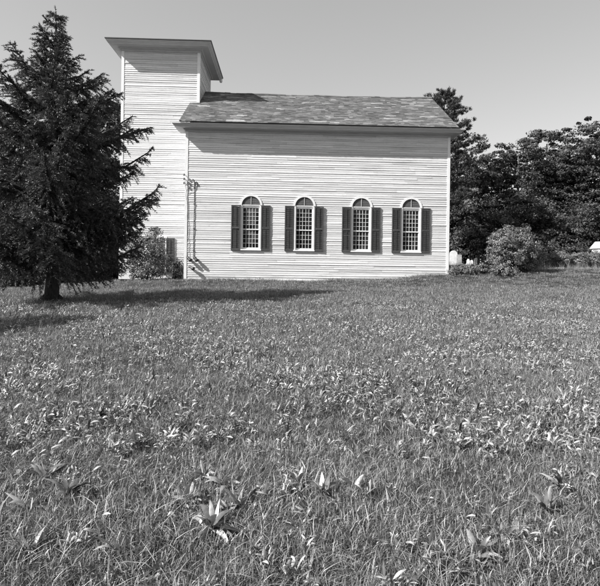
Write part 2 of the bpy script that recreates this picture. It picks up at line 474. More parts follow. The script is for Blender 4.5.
# ---- windows
def arched_window(cx_, plc, name='window'):
    """plc(u, out, z) in church space"""
    fr = MB(); wi, wo_ = .425, .505
    def bx(m_, u0, u1, o0, o1, z0, z1, r=None):
        P = [plc(u, o, z) for z in (z0, z1) for (u, o) in ((u0,o1),(u1,o1),(u1,o0),(u0,o0))]
        m_.add(P, [(0,3,2,1),(4,5,6,7),(0,1,5,4),(1,2,6,5),(2,3,7,6),(3,0,4,7)], r)
    for s in (-1, 1):
        a, b2 = sorted((cx_+s*wi, cx_+s*wo_)); bx(fr, a, b2, -.10, .045, SILL, SPRING-.02)
    bx(fr, cx_-wi-.003, cx_+wi+.003, -.10, -.005, SPRING-.09, SPRING-.02)
    # arch band
    k = 20; V = []; F = []
    for i in range(k+1):
        t = PI*i/k
        for rr, oo in ((.455, -.05), (.455, .05), (.555, .05), (.555, -.0)):
            V.append(plc(cx_-rr*math.cos(t), oo, SPRING+rr*math.sin(t)*.98))
    for i in range(k):
        for a in range(4): F.append((i*4+a, i*4+4+a, i*4+4+(a+1)%4, i*4+(a+1)%4))
    F += [(0,1,2,3), (k*4+3,k*4+2,k*4+1,k*4)]
    fr.add(V, F)
    # tie piece at the spring line, the keel rib of the arch
    bx(fr, cx_-.45, cx_+.45, -.04, .022, SPRING-.018, SPRING+.022)
    frame = fr.build(name, M['trim'], church)
    fan = MB()
    V = [plc(cx_, -.012, SPRING+.01)]
    for i in range(k+1):
        t = PI*i/k; V.append(plc(cx_-.46*math.cos(t), -.012, SPRING+.46*math.sin(t)*.98))
    fan.add(V, [(0, i+1, i+2) for i in range(k)])
    nsl = 10
    for i in range(nsl):
        z = SPRING+.035+i*.04; hw = math.sqrt(max(0, .445**2-(z+.03-SPRING)**2))
        for s in (-1, 1):
            if hw < .06: continue
            a, b2 = sorted((cx_+s*.022, cx_+s*hw))
            P = [plc(a, .012, z), plc(b2, .012, z), plc(b2, -.010, z+.034), plc(a, -.010, z+.034), plc(a, -.006, z-.004), plc(b2, -.006, z-.004)]
            fan.add(P, [(0,1,2,3), (4,5,1,0)])
    fan.build('fanlight_panel', M['fan'], frame)
    b2 = MB(); bx(b2, cx_-.017, cx_+.017, -.008, .026, SPRING+.024, SPRING+.447); b2.build('fanlight_mullion', M['fence'], frame)
    # sashes with five by ten panes
    sash = MB(); mid = SILL+.05+(SPRING-.09-SILL-.05)*.46
    z_lo, z_hi = SILL+.04, SPRING-.092
    for (za, zb2, dep) in ((z_lo, mid+.02, -.085), (mid-.02, z_hi, -.06)):
        f = .04
        bx(sash, cx_-wi, cx_-wi+f, dep, dep+.03, za, zb2); bx(sash, cx_+wi-f, cx_+wi, dep, dep+.03, za, zb2)
        bx(sash, cx_-wi+f, cx_+wi-f, dep, dep+.03, za, za+.05); bx(sash, cx_-wi+f, cx_+wi-f, dep, dep+.03, zb2-.045, zb2)
        x0, x1 = cx_-wi+f, cx_+wi-f; rows = 5 if za > 2.3 else 4
        for i in range(1, 5):
            u = x0+(x1-x0)*i/5; bx(sash, u-.008, u+.008, dep+.002, dep+.024, za+.05, zb2-.045)
        for j in range(1, rows):
            z = za+.05+(zb2-.095-za)*j/rows; bx(sash, x0, x1, dep+.004, dep+.022, z-.0075, z+.0075)
    sash.build('sash', M['trim'], frame)
    gl = MB()
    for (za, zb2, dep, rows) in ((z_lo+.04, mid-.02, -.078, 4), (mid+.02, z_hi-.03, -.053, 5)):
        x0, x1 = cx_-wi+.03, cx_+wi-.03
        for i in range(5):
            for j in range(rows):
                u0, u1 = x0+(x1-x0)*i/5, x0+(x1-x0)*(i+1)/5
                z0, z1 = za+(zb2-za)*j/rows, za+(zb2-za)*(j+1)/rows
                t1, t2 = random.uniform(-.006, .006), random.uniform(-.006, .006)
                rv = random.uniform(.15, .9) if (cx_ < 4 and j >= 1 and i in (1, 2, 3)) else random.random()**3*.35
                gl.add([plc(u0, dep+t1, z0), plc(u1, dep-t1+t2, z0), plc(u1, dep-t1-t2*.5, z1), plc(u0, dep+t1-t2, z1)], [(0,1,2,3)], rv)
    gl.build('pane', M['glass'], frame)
    si = MB()
    P = [plc(u, o, z) for z, oo in ((SILL-.05, .085), (SILL+.0, .08)) for (u, o) in ((cx_-.53,oo),(cx_+.53,oo),(cx_+.53,-.1),(cx_-.53,-.1))]
    si.add(P, [(0,3,2,1),(4,5,6,7),(0,1,5,4),(1,2,6,5),(2,3,7,6),(3,0,4,7)])
    bx(si, cx_-.43, cx_+.43, -.1, -.03, SILL+.001, SILL+.042)
    si.build('sill', M['trim'], frame)
    return frame
def shutter(u0, u1, z0, z1, plc, label=None, gapz=None, ajar=.0):
    fr = MB()
    lo, hi = .026, .066
    def bx(m_, a, b2, o0, o1, za, zb2):
        P = [plc(u, o+ajar*(abs(u-u0)/(u1-u0)), z) for z in (za, zb2) for (u, o) in ((a,o1),(b2,o1),(b2,o0),(a,o0))]
        m_.add(P, [(0,3,2,1),(4,5,6,7),(0,1,5,4),(1,2,6,5),(2,3,7,6),(3,0,4,7)])
    st = .052; mr = z0+(z1-z0)*.50
    bx(fr, u0, u0+st, lo, hi, z0, z1); bx(fr, u1-st, u1, lo, hi, z0, z1)
    bx(fr, u0+st, u1-st, lo+.002, hi-.002, z0, z0+.10); bx(fr, u0+st, u1-st, lo+.002, hi-.002, z1-.06, z1); bx(fr, u0+st, u1-st, lo+.002, hi-.002, mr-.045, mr+.045)
    f = fr.build('shutter', M['shutter'], church)
    if label: f['label'] = label
    sm = MB()
    z = z0+.105; i = 0
    while z < z1-.10:
        if not (mr-.075 < z < mr+.045) and not (gapz and gapz[0] < z < gapz[1]):
            a, b2 = u0+st+.001, u1-st-.001; tl = random.uniform(-.004, .004)
            P = [plc(a, hi-.01, z+tl), plc(b2, hi-.01, z), plc(b2, lo+.006, z+.042), plc(a, lo+.006, z+.042+tl),
                 plc(a, hi-.014, z-.005+tl), plc(b2, hi-.014, z-.005), plc(b2, lo+.002, z+.037), plc(a, lo+.002, z+.037)]
            sm.add(P, [(0,1,2,3), (7,6,5,4), (4,5,1,0)])
        z += .04
    # tilt rods
    um = (u0+u1)/2
    P = [(um-.008, um+.008)]
    for (za, zb2) in ((z0+.13, mr-.07), (mr+.07, z1-.09)): bx(sm, um-.008, um+.008, hi-.006, hi+.004, za, zb2)
    sm.build('slats', M['slat'], f)
    return f
for i, c in enumerate(WIN):
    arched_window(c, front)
    s1 = shutter(c-.96, c-.512, SILL-.06, SPRING-.0, front, gapz=(2.36, 2.42) if i == 2 else None,
                 label='left shutter of the third window, a slat missing' if i == 2 else None, ajar=random.uniform(-.012, .03))
    s2 = shutter(c+.512, c+.96, SILL-.06, SPRING-.0, front, ajar=random.uniform(-.01, .045))
for c in [L-x for x in (2.2, 4.9, 7.6, 10.3)]: arched_window(L-c, back)
# tower window, plain and square headed
fr = MB()
for s in (-1, 1):
    a, b2 = sorted((TX0+TWC+s*TWH, TX0+TWC+s*(TWH-.07))); fr.box(a, b2, TY0-.045, TY0+.08, TWIN_Z0, TWIN_Z1)
fr.box(TX0+TWC-TWH-.03, TX0+TWC+TWH+.03, TY0-.06, TY0+.08, TWIN_Z1, TWIN_Z1+.08)
fr.box(TX0+TWC-TWH-.04, TX0+TWC+TWH+.04, TY0-.08, TY0+.08, TWIN_Z0-.05, TWIN_Z0)
tw = fr.build('window', M['trim'], church)
b = MB(); c = TX0+TWC
for k in range(1, 3): b.box(c-.35+.7*k/3-.01, c-.35+.7*k/3+.01, TY0+.03, TY0+.05, TWIN_Z0, TWIN_Z1)
for k in range(1, 6): z = TWIN_Z0+(TWIN_Z1-TWIN_Z0)*k/6; b.box(c-.35, c+.35, TY0+.032, TY0+.048, z-.01, z+.01)
b.build('sash', M['trim'], tw)
b = MB(); b.add([(c-.36,TY0+.052,TWIN_Z0),(c+.36,TY0+.052,TWIN_Z0),(c+.36,TY0+.052,TWIN_Z1),(c-.36,TY0+.052,TWIN_Z1)], [(0,1,2,3)], .3)
b.build('pane', M['glass'], tw)
shutter(TWC-TWH-.44, TWC-TWH-.01, TWIN_Z0-.03, TWIN_Z1+.02, tfront); shutter(TWC+TWH+.01, TWC+TWH+.44, TWIN_Z0-.03, TWIN_Z1+.02, tfront)

# ---- electrical service on the corner of the church
b = MB(); y_ = -.036
b.tube([(.43, y_, 1.12), (.425, y_, 2.4), (.44, y_, 3.7), (.43, y_, 4.85)], .015, 8)
b.tube([(.43, y_, 4.85), (.42, y_-.05, 4.97), (.36, y_-.09, 5.0), (.34, y_-.1, 4.93)], [.022,.03,.035,.03], 8)
for z in (1.5, 2.6, 3.8, 4.6): b.box(.395, .465, y_-.024, -.012, z, z+.03)
b.build('conduit', M['metal'], church)
b = MB(); b.tube([(.52+.07*math.cos(t), y_+.01, 4.78+.12*math.sin(t)) for t in np.linspace(-1.4, 3.6, 16)], .012, 6); b.build('cable_loop', M['wire'], church)
b = MB()
pts = [(-.02,-.07,5.05),(.0,-.08,4.7),(.06,-.06,4.45),(.03,-.06,4.2),(.09,-.05,3.9),(.12,-.04,3.6),(.10,-.045,3.2),(.16,-.04,2.7),(.13,-.045,2.2),(.20,-.04,1.9),(.19,-.04,1.5),(.16,-.06,1.25)]
b.tube(pts, .007, 6)
pts2 = [(.40,-.13,4.93),(.28,-.10,4.80),(.14,-.09,4.86),(.02,-.08,4.7)]; b.tube(pts2, .010, 6)
b.tube([(.33,-.13,4.9),(.2,-.11,4.55),(.1,-.09,4.5),(.05,-.08,4.4)], .009, 6)
b.build('service_cable', M['wire'], church)
for k, z in enumerate((5.22, 5.02, 4.82)):
    b = MB(); b.tube([(-.02, -.04, z), (-.06, -.14, z)], .012, 6)
    b.tube([(-.06, -.14, z-.05), (-.06, -.14, z-.02), (-.06,-.14,z+.02), (-.06, -.14, z+.05)], [.03, .042, .025, .038], 10); b.build('insulator', M['metal'], church, True)
def w_loc(x, y, z):
    v = Matrix.Rotation(YAW, 3, 'Z') @ Vector((x, y, z)); return (v.x+ORG[0], v.y+ORG[1], v.z+ORG[2])
for (x, z, lab, tilt) in ((.13, 1.20, 'upper black spotlight on the wall under the loose cable at the church corner', .5),
                          (.25, .74, 'lower black spotlight on the wall near the base of the church corner', .3),
                          (.46, 1.22, 'black spotlight on the wall at the foot of the conduit pipe', .7)):
    t = empty('spotlight', w_loc(x, 0, z), YAW, label=lab, cat='spotlight', group='spotlights at the foot of the conduit')
    b = MB(); b.tube([(0, -.012, 0), (0, -.045, 0)], .055, 12); b.build('mounting_plate', M['lamp'], t, True)
    b = MB(); b.tube([(0, -.045, 0), (0, -.09, .01), (0.02, -.11, -.02)], .02, 8); b.build('arm', M['lamp'], t, True)
    d = np.array([.6, -.22, -tilt]); d /= np.linalg.norm(d); p0 = np.array([.02, -.11, -.02])
    b = MB(); b.tube([p0-d*.05, p0, p0+d*.10, p0+d*.21, p0+d*.26], [.035, .06, .062, .092, .095], 14); b.build('lamp_head', M['lamp'], t, True)

# ------------------------------------------------------------------ vegetation builders
def leaf_quads(C, size, nrm, aspect=.62, droop=0, rngg=rng):
    """diamond leaves at centres C with normals around nrm"""
    n = len(C)
    nn = unit(nrm+rngg.normal(0, .75, (n, 3)))
    a = unit(np.cross(nn, rngg.normal(0, 1, (n, 3)))); b = np.cross(nn, a)
    s = size*rngg.uniform(.6, 1.35, (n, 1))
    fold = nn*s*.12
    V = np.stack([C-a*s, C+b*s*aspect+fold, C+a*s, C-b*s*aspect+fold], 1).reshape(-1, 3)
    F = np.arange(4*n).reshape(n, 4)
    return V, F
def crown(lobes, n_clumps, per, size, spread=.42, inner=.72, flat=.45):
    Vs = []; cents = []
    vol = np.array([l[3]*l[4]+l[4]*l[5]+l[3]*l[5] for l in lobes]); k = np.maximum(3, (vol/vol.sum()*n_clumps).astype(int))
    C_all = []; N_all = []; R_all = []
    for l, m_ in zip(lobes, k):
        c = np.array(l[:3]); r = np.array(l[3:])
        d = unit(rng.normal(0, 1, (m_, 3))); rr = rng.uniform(inner, 1.04, (m_, 1))
        P = c+d*r*rr
        nrm = unit(d/r)
        cnt = (per*rng.uniform(.5, 1.5, m_)).astype(int)
        idx = np.repeat(np.arange(m_), cnt)
        sp = spread*rng.uniform(.5, 1.75, m_)[idx][:, None]
        off = rng.normal(0, 1, (len(idx), 3)); off = off/np.maximum(1, np.linalg.norm(off, axis=1, keepdims=True)/1.5)
        off *= np.array([1, 1, flat])
        C_all.append(P[idx]+off*sp*.62); N_all.append(nrm[idx]*.7+unit(off)*.5+np.array([0, 0, .5]))
        R_all.append(np.clip(rng.uniform(.05, .9, m_)[idx]+rng.normal(0, .18, len(idx)), 0, 1)); cents.append(P)
    C = np.concatenate(C_all); Nn = np.concatenate(N_all); R = np.concatenate(R_all)
    V, F = leaf_quads(C, size, Nn)
    return V, F, R, np.concatenate(cents)
def limbs(mb, base_pts, rads, targets, lo, hi):
    base_pts = np.array(base_pts)
    for t in targets:
        i = int(np.clip(np.searchsorted(base_pts[:, 2], min(t[2]*.75, hi)) , 1, len(base_pts)-1))
        p = base_pts[i]; r = rads[i]*.45
        m1 = p+(t-p)*.4+np.array([0, 0, .06*np.linalg.norm(t-p)])+rng.normal(0, .08, 3)
        m2 = p+(t-p)*.75+rng.normal(0, .1, 3)
        mb.tube([p, m1, m2, t], [r, r*.65, r*.4, .012], 6)
def tree(x, y, H, lobes, name='tree', label='', cat='tree', group=None, clumps=260, per=60, size=.13, mat_='leafA', bark='bark2', tr_=.2, spread=.42, inner=.72, lean=(0,0), nl=22, multi=1):
    z0 = float(gz(x, y))-.08
    root = empty(name, (x, y, z0), 0, label=label, cat=cat, group=group)
    mb = MB()
    for q in range(multi):
        off = rng.normal(0, .3, 2)*(q > 0)
        zz = np.linspace(0, H*.88, 9)
        pts = [np.array([off[0]+lean[0]*z/H+.08*math.sin(z*.9+q), off[1]+lean[1]*z/H+.07*math.cos(z*.7+q), z]) for z in zz]
        rads = [tr_*(1.35 if i == 0 else 1)*(1-.9*z/(H*.9))+.012 for i, z in enumerate(zz)]
        mb.tube(pts, rads, 10)
    V, F, R, cents = crown(lobes, clumps, per, size, spread, inner)
    sel = cents[rng.choice(len(cents), min(nl, len(cents)), replace=False)]
    limbs(mb, pts, rads, sel, .3, H*.8)
    mb.build('trunk', M[bark], root, True)
    np_mesh('crown', V, F, R, M[mat_], root)
    return root

# ---- spruce
def spruce(x, y, H, rad_fn, label, seed, group=None, trunk_r=.20, low=1.4, dens=1.0, nsize=1.0):
    r_ = np.random.default_rng(seed)
    z0 = float(gz(x, y))-.06
    root = empty('spruce_tree', (x, y, z0), 0, label=label, cat='tree', group=group)
    mb = MB()
    zz = np.linspace(0, H, 12)
    rr = [trunk_r*(1-z/H)**.85+.01 for z in zz]; rr[0] = trunk_r*1.5
    pts = [(.03*math.sin(z), .03*math.cos(z*1.3), z) for z in zz]
    pts.insert(1, (0, 0, .22)); rr.insert(1, trunk_r*1.12)
    mb.tube(pts, rr, 14)
    for k in range(6):   # root flare
        t = k*PI/3+.3; mb.tube([(0,0,.32), (.26*math.cos(t), .26*math.sin(t), .12), (.42*math.cos(t), .42*math.sin(t), -.06)], [.12, .10, .05], 7)
    A = []; B = []; Rn = []      # needle base, tip
    z = low; ang = 0
    while z < H-.12:
        f = z/H; nb = int(r_.integers(4, 7)) if f < .9 else 3
        for k in range(nb):
            ang += 2*PI/nb+r_.normal(0, .25); th = ang
            Lb = rad_fn(f, th)*(r_.uniform(.5, 1.0) if r_.random() < .75 else r_.uniform(.95, 1.08))
            if Lb < .12: Lb = .12
            zb = z+r_.uniform(-.12, .12)
            rise = (.70*f-.16+r_.normal(0, .10))*Lb
            u = np.array([math.cos(th), math.sin(th)]); side = np.array([-u[1], u[0]])
            ns = max(4, int(Lb/.12)); S = np.linspace(0, 1, ns+1)
            bend = r_.normal(0, .08)*Lb
            wob = np.cumsum(r_.normal(0, .018, ns+1))*Lb; wz = np.cumsum(r_.normal(0, .014, ns+1))*Lb
            cp = np.stack([u[0]*Lb*S+side[0]*(bend*S*S+wob), u[1]*Lb*S+side[1]*(bend*S*S+wob), zb+rise*S-.22*Lb*S*(1-S)*(1-f)+.16*Lb*S**4+wz], 1)
            st = cp[::max(1, ns//4)]; mb.tube(list(st)+[cp[-1]], list(np.linspace(.012+.022*Lb, .006, len(st)+1)), 5)
            # side twigs
            nt_ = max(4, int(Lb/.085*dens))
            for q in range(nt_):
                s = (q+.5)/nt_; s = .12+.88*s
                if s < .3 and r_.random() < .5: continue
                i = min(int(s*ns), ns-1); p = cp[i]+(cp[i+1]-cp[i])*(s*ns-i)
                dirb = unit(cp[i+1]-cp[i])
                for sg in (-1, 1):
                    tl = (.20+.42*(1-s**2)*min(Lb, 2.6)*.6)*r_.uniform(.6, 1.3)
                    d = dirb*r_.uniform(.55, .95)+np.array([side[0], side[1], 0])*sg*r_.uniform(.4, .9)+np.array([0, 0, r_.uniform(-.75, .15)])
                    d = unit(d); m_ = max(4, int(tl/.022)); ss = np.linspace(.05, 1, m_)[:, None]
                    base = p+d*tl*ss+np.array([0, 0, -.30])*tl*ss**2
                    for rep in range(3):
                        nd = unit(d*.75+r_.normal(0, .48, (m_, 3))+np.array([0, 0, .12]))
                        A.append(base+r_.normal(0, .008, base.shape)); B.append(base+nd*r_.uniform(.045, .085, (m_, 1))*nsize)
                        Rn.append(np.full(m_, r_.uniform(.1, .8))+ss[:, 0]*.2)
            m_ = max(6, int(Lb/.03)); ss = np.linspace(.2, 1.03, m_)
            base = np.stack([np.interp(ss, S, cp[:, c_]) for c_ in range(3)], 1)
            for rep in range(3):
                nd = unit(np.array([u[0]*.6, u[1]*.6, .2])+r_.normal(0, .5, (m_, 3)))
                A.append(base); B.append(base+nd*r_.uniform(.05, .09, (m_, 1))*nsize); Rn.append(np.full(m_, r_.uniform(.1, .8)))
        z += .25*(1-.1*f)
    # leader
    base = np.stack([np.zeros(40), np.zeros(40), np.linspace(H-.5, H+.12, 40)], 1)
    A.append(base); B.append(base+unit(np.array([0, 0, 1.])+r_.normal(0, .6, (40, 3)))*.07); Rn.append(np.full(40, .5))
    A = np.concatenate(A); B = np.concatenate(B); Rn = np.concatenate(Rn)
    d = unit(B-A); s = unit(np.cross(d, r_.normal(0, 1, d.shape)))*.0095*nsize
    V = np.stack([A-s, A+s, B+s*.55, B-s*.55], 1).reshape(-1, 3); F = np.arange(len(V)).reshape(-1, 4)
    mb.build('trunk', M['bark'], root, True)
    np_mesh('crown', V, F, Rn, M['needle'], root)
    print('spruce quads', len(F))
    return root
def rf_main(f, th):
    # radius (m) against height fraction, fuller low down and towards +X
    r = np.interp(f, [0, .10, .20, .35, .45, .55, .65, .75, .85, .93, 1], [2.9, 3.2, 3.3, 3.25, 2.95, 2.6, 1.95, 1.2, .62, .30, .06])
    return r*(1+.07*math.sin(3*th+f*9)+.06*math.sin(5*th-f*14))
sx, sy, sz = on_ground(52, 301)
print('spruce at', sx, sy, sz)
Hs = 1.6+.4955*17.2/17.2*sy-sz+.0
spruce(sx, sy, at_depth(48, 9, sy)[2]-sz, rf_main, 'tall dark spruce standing on the lawn left of the tower', 5)

# ---- off to the left: the tree whose rounded shadow lies on the grass
tree(-13.75, 8.0, 8.2, [(0,0,6.3,1.25,1.25,1.5), (.3,.2,5.2,1.6,1.6,1.3), (-.4,.1,4.6,1.5,1.6,1.2)], 'maple_tree', 'round topped maple left of the spruce, casting its shadow across the near grass',
     clumps=220, per=60, size=.09, tr_=.13)

# ---- unseen row added behind the camera: reflects dark in panes, blocks some sky fill
for k, xk in enumerate((-34, -26, -17, -9, 0, 8, 17, 26)):
    hh = rng.uniform(12, 16)
    tree(xk+rng.normal(0, 1), -30+rng.normal(0, 2), hh, [(0,0,hh*.75,3,3,hh*.25),(1.5,0,hh*.5,3.2,3,hh*.25),(-1.6,0,hh*.45,3.2,3,hh*.25),(0,0,hh*.25,4,3.4,hh*.25)], 'leafy_tree', 'unseen leafy tree added behind the camera to darken the panes and sky fill', group='unseen trees added behind the camera', clumps=240, per=40, size=.26, spread=.8, nl=8)
# ---- woods on the left behind the lawn
GL = 'trees behind the lawn at left'
def px_tree(px, ptop, Y, rx, kind_label, lob=None, low=.0, name='leafy_tree', mat_='leafA', clumps=300, per=60, size=.13, group=None, seed=0, nl=22, ry=None, inner=.72):
    X, _, zt = at_depth(px, ptop, Y); g = float(gz(X, Y)); H = zt-g
    ry = ry or rx
    if lob is None:
        lob = [(0, 0, H-rx*.75, rx*.72, ry*.7, rx*.75)]
        n = 7
        for i in range(n):
            t = 2*PI*i/n+rng.uniform(-.3, .3); f = rng.uniform(.25, .78)
            zc = low+(H-low)*f
            rad = rx*rng.uniform(.42, .6)
            lob.append((math.cos(t)*rx*.52, math.sin(t)*ry*.52, zc, rad, rad, rad*.8))
        lob.append((0, 0, low+(H-low)*.35, rx*.85, ry*.85, (H-low)*.33))
    return tree(X, Y, H, lob, name, kind_label, 'tree', group, clumps, per, size, mat_, nl=nl, tr_=.10+H*.013, inner=inner)
px_tree(106, 93, 35, 3.1, 'dense dark leafy tree behind the left edge of the tower', group=GL, clumps=620, per=70, size=.10, lob=[(0,0,12.0,1.3,1.3,1.25),(-.9,0,11.0,1.6,1.6,1.5),(1.0,.2,11.2,1.3,1.3,1.3),(.3,0,9.3,2.6,2.4,2.2),(-.4,0,6.8,2.9,2.6,2.4),(0,0,4.0,3.1,2.7,2.8),(0,0,1.8,2.6,2.4,1.7)])
px_tree(60, 132, 33, 3.0, 'dark leafy tree behind the trunk of the lone spruce', group=GL, clumps=420, per=65)
px_tree(22, 118, 37, 3.2, 'tall leafy tree showing through the left side of the spruce', group=GL, clumps=380, per=60)
px_tree(-8, 150, 33, 3.0, 'dark leafy tree at the left edge of the photo behind the spruce', group=GL, clumps=380, per=60)
px_tree(-60, 130, 38, 3.6, 'leafy tree just beyond the left edge of the lawn view', group=GL, clumps=260, per=50, size=.16)
px_tree(88, 175, 30.5, 1.9, 'low dark tree between the lone spruce and the tower', group=GL, clumps=260, per=60, size=.10)
px_tree(40, 205, 29.5, 2.1, 'low dark thicket tree at the lawn edge left of the spruce trunk', group=GL, clumps=280, per=60, size=.10)
px_tree(6, 215, 30, 2.2, 'low dark thicket tree at the far left lawn edge', group=GL, clumps=280, per=60, size=.10)
px_tree(112, 215, 33, 1.6, 'low dark tree behind the foot of the tower corner', group=GL, clumps=220, per=60, size=.10)

# ---- woods on the right behind the churchyard
GR = 'trees behind the churchyard at right'
px_tree(468, 136, 47.0, 3.36, 'dark leafy tree rising beside the right corner of the church', group=GR, clumps=420, per=75, size=.10)
px_tree(447, 160, 51.0, 3.58, 'leafy tree partly hidden behind the right end of the church', group=GR, clumps=380, per=70, size=.10)
px_tree(492, 158, 51.0, 2.69, 'slender leafy tree in the dip of the tree line', group=GR, clumps=280, per=70, size=.10)
px_tree(519, 138, 48.0, 3.81, 'broad leafy tree left of the tallest crown in the right woods', group=GR, clumps=620, per=80, size=.095)
px_tree(548, 126, 50.0, 4.26, 'big rounded leafy tree in the middle of the right woods', group=GR, clumps=700, per=80, size=.095)
px_tree(582, 118, 49.0, 4.48, 'tallest leafy tree at the right edge of the photo', group=GR, clumps=700, per=80, size=.095)
px_tree(622, 112, 51.0, 4.70, 'leafy tree mostly cut off by the right edge of the photo', group=GR, clumps=420, per=60, size=.12)
px_tree(478, 205, 44.0, 2.46, 'low dark tree behind the headstones', group=GR, clumps=260, per=75, size=.085)
px_tree(530, 190, 43.5, 3.02, 'low spreading tree above the round bush', group=GR, clumps=330, per=75, size=.085)
px_tree(573, 200, 43.5, 3.36, 'low spreading tree above the picket fence', group=GR, clumps=360, per=75, size=.085)
px_tree(612, 195, 43.5, 3.36, 'low spreading tree beyond the right end of the picket fence', group=GR, clumps=260, per=50, size=.14)
px_tree(450, 215, 46.0, 2.46, 'low dark tree hard by the church corner', group=GR, clumps=220, per=50, size=.13)

# the woods carry on out of the frame and behind the church, seen only from the side
for (xk, yk, hk) in ((34, 50, 12), (41, 47, 13), (48, 44, 12), (56, 41, 13), (-2, 50, 10), (4, 52, 11), (9, 50, 10), (-8, 50, 10), (-27, 34, 12), (-34, 31, 11)):
    tree(xk, yk, hk, [(0,0,hk*.75,2.4,2.4,hk*.22),(1.3,0,hk*.5,2.8,2.6,hk*.25),(-1.4,.2,hk*.45,2.8,2.6,hk*.25),(0,0,hk*.22,3.3,3,hk*.22)], 'leafy_tree', 'leafy tree in the woods beyond the churchyard, outside the photo', group='woods outside the photo', clumps=260, per=50, size=.18, spread=.6, nl=8)
# ---- white pine behind the roof
def pine(px, ptop, Y):
    X, _, zt = at_depth(px, ptop, Y); g = float(gz(X, Y)); H = zt-g
    root = empty('pine_tree', (X, Y, g-.1), 0, label='tall layered pine rising behind the right end of the church roof', cat='tree')
    mb = MB(); zz = np.linspace(0, H-.2, 10); mb.tube([(.05*math.sin(z), 0, z) for z in zz], [.24*(1-z/H)+.02 for z in zz], 9)
    A = []; B = []; R = []
    z = H*.35; ang = 0
    while z < H-.1:
        f = z/H; n = 5
        Lb0 = np.interp(f, [.35, .6, .8, .93, 1], [2.6, 2.5, 1.9, 1.2, .35])
        for k in range(n):
            ang += 2*PI/n+rng.normal(0, .3); Lb = Lb0*rng.uniform(.6, 1.15)
            u = np.array([math.cos(ang), math.sin(ang), 0]); S = np.linspace(0, 1, 7)[:, None]
            cp = np.array([0, 0, z])+u*Lb*S+np.array([0, 0, 1])*Lb*(.12*S+.28*S**2.5)
            mb.tube(list(cp), list(np.linspace(.045, .01, 7)), 5)
            for q in range(int(10+Lb*13)):
                s = rng.uniform(.35, 1.02); c = cp[0]+(u*Lb*s)+np.array([0, 0, 1])*Lb*(.12*s+.28*s**2.5)+rng.normal(0, 1, 3)*np.array([.22, .22, .07])*(.5+Lb*.25)
                m_ = 26; d = unit(np.array([u[0]*.5, u[1]*.5, .75])+rng.normal(0, .5, (m_, 3)))
                A.append(np.repeat(c[None], m_, 0)+rng.normal(0, .04, (m_, 3))); B.append(A[-1]+d*rng.uniform(.12, .2, (m_, 1))); R.append(np.full(m_, rng.uniform(.1, .9)))
        z += .52
    A = np.concatenate(A); B = np.concatenate(B); R = np.concatenate(R)
    d = unit(B-A); s = unit(np.cross(d, rng.normal(0, 1, d.shape)))*.014
    V = np.stack([A-s, A+s, B+s*.6, B-s*.6], 1).reshape(-1, 3)
    mb.build('trunk', M['bark'], root, True); np_mesh('crown', V, np.arange(len(V)).reshape(-1, 4), R, M['pine'], root)
pine(445, 88, 39)

# ---- shrubs
def shrub(px0, px1, ptop, pbot, Y, label, name='bush', mat_='leafB', clumps=140, per=60, size=.05, extra=(), group=None, spread=.2, stems=12):
    X0 = at_depth(px0, pbot, Y)[0]; X1 = at_depth(px1, pbot, Y)[0]; X = (X0+X1)/2; rx = (X1-X0)/2
    g = float(gz(X, Y)); H = at_depth((px0+px1)/2, ptop, Y)[2]-g
    root = empty(name, (X, Y, g-.03), 0, label=label, cat='bush', group=group)
    lob = [(0, 0, H*.48, rx*.92, rx*.8, H*.50)]
    for i in range(5):
        t = rng.uniform(0, 2*PI); q = rng.uniform(.3, .5)
        lob.append((math.cos(t)*rx*.45, math.sin(t)*rx*.35, H*rng.uniform(.3, .6), rx*q, rx*q, H*.36))
    lob += list(extra)
    V, F, R, c = crown(lob, clumps, per, size, spread, .6, .75)
    keep = V.reshape(-1, 4, 3)[:, :, 2].min(1) > .02
    V = V.reshape(-1, 4, 3)[keep].reshape(-1, 3); F = np.arange(len(V)).reshape(-1, 4)
    mb = MB()
    for t in c[rng.choice(len(c), min(stems, len(c)), replace=False)]:
        b0 = np.array([rng.normal(0, .12), rng.normal(0, .12), 0]); mb.tube([b0, b0+(t-b0)*.5+[0, 0, .1*H], t], [.025, .016, .006], 5)
    mb.build('stems', M['bark2'], root, True); np_mesh('foliage', V, F, R[keep], M[mat_], root)
    return root
shrub(485, 538, 223, 272, 26.4, 'large round pale leafed bush standing alone right of the church and the headstones', mat_='bush', clumps=620, per=80, size=.032, spread=.15)
shrub(124, 173, 228, 277, 25.9, 'rounded leafy lilac bush against the foot of the tower', clumps=260, per=60, size=.042, mat_='bush',
      extra=[(.3, 0, 2.35, .3, .3, .42), (-.5, 0, 1.9, .45, .4, .5)])
shrub(168, 184, 258, 280, 25.6, 'small bush filling the corner between tower and church wall', clumps=60, per=50, size=.04, spread=.14)
shrub(516, 538, 256, 273, 26.6, 'low brambles hugging the right foot of the round bush', mat_='bush', clumps=140, per=50, size=.03, spread=.15)
for (a_, b_, t_, Y_, lab_) in ((449, 461, 266, 25.4, 'weeds at the very corner of the church, below the tall headstone'), (458, 476, 263.5, 25.8, 'weeds growing below the short row of small headstones'), (472, 492, 262.5, 26.2, 'weeds growing between the small headstones and the round bush')):
    shrub(a_, b_, t_, 274, Y_, lab_, name='weedy_clump', mat_='bush', clumps=110, per=50, size=.026, spread=.09, group='weeds beside the church corner')
shrub(490, 520, 264, 277, 25.2, 'low weeds spilling forward under the round bush', name='weedy_clump', mat_='bush', clumps=90, per=50, size=.035, spread=.12)
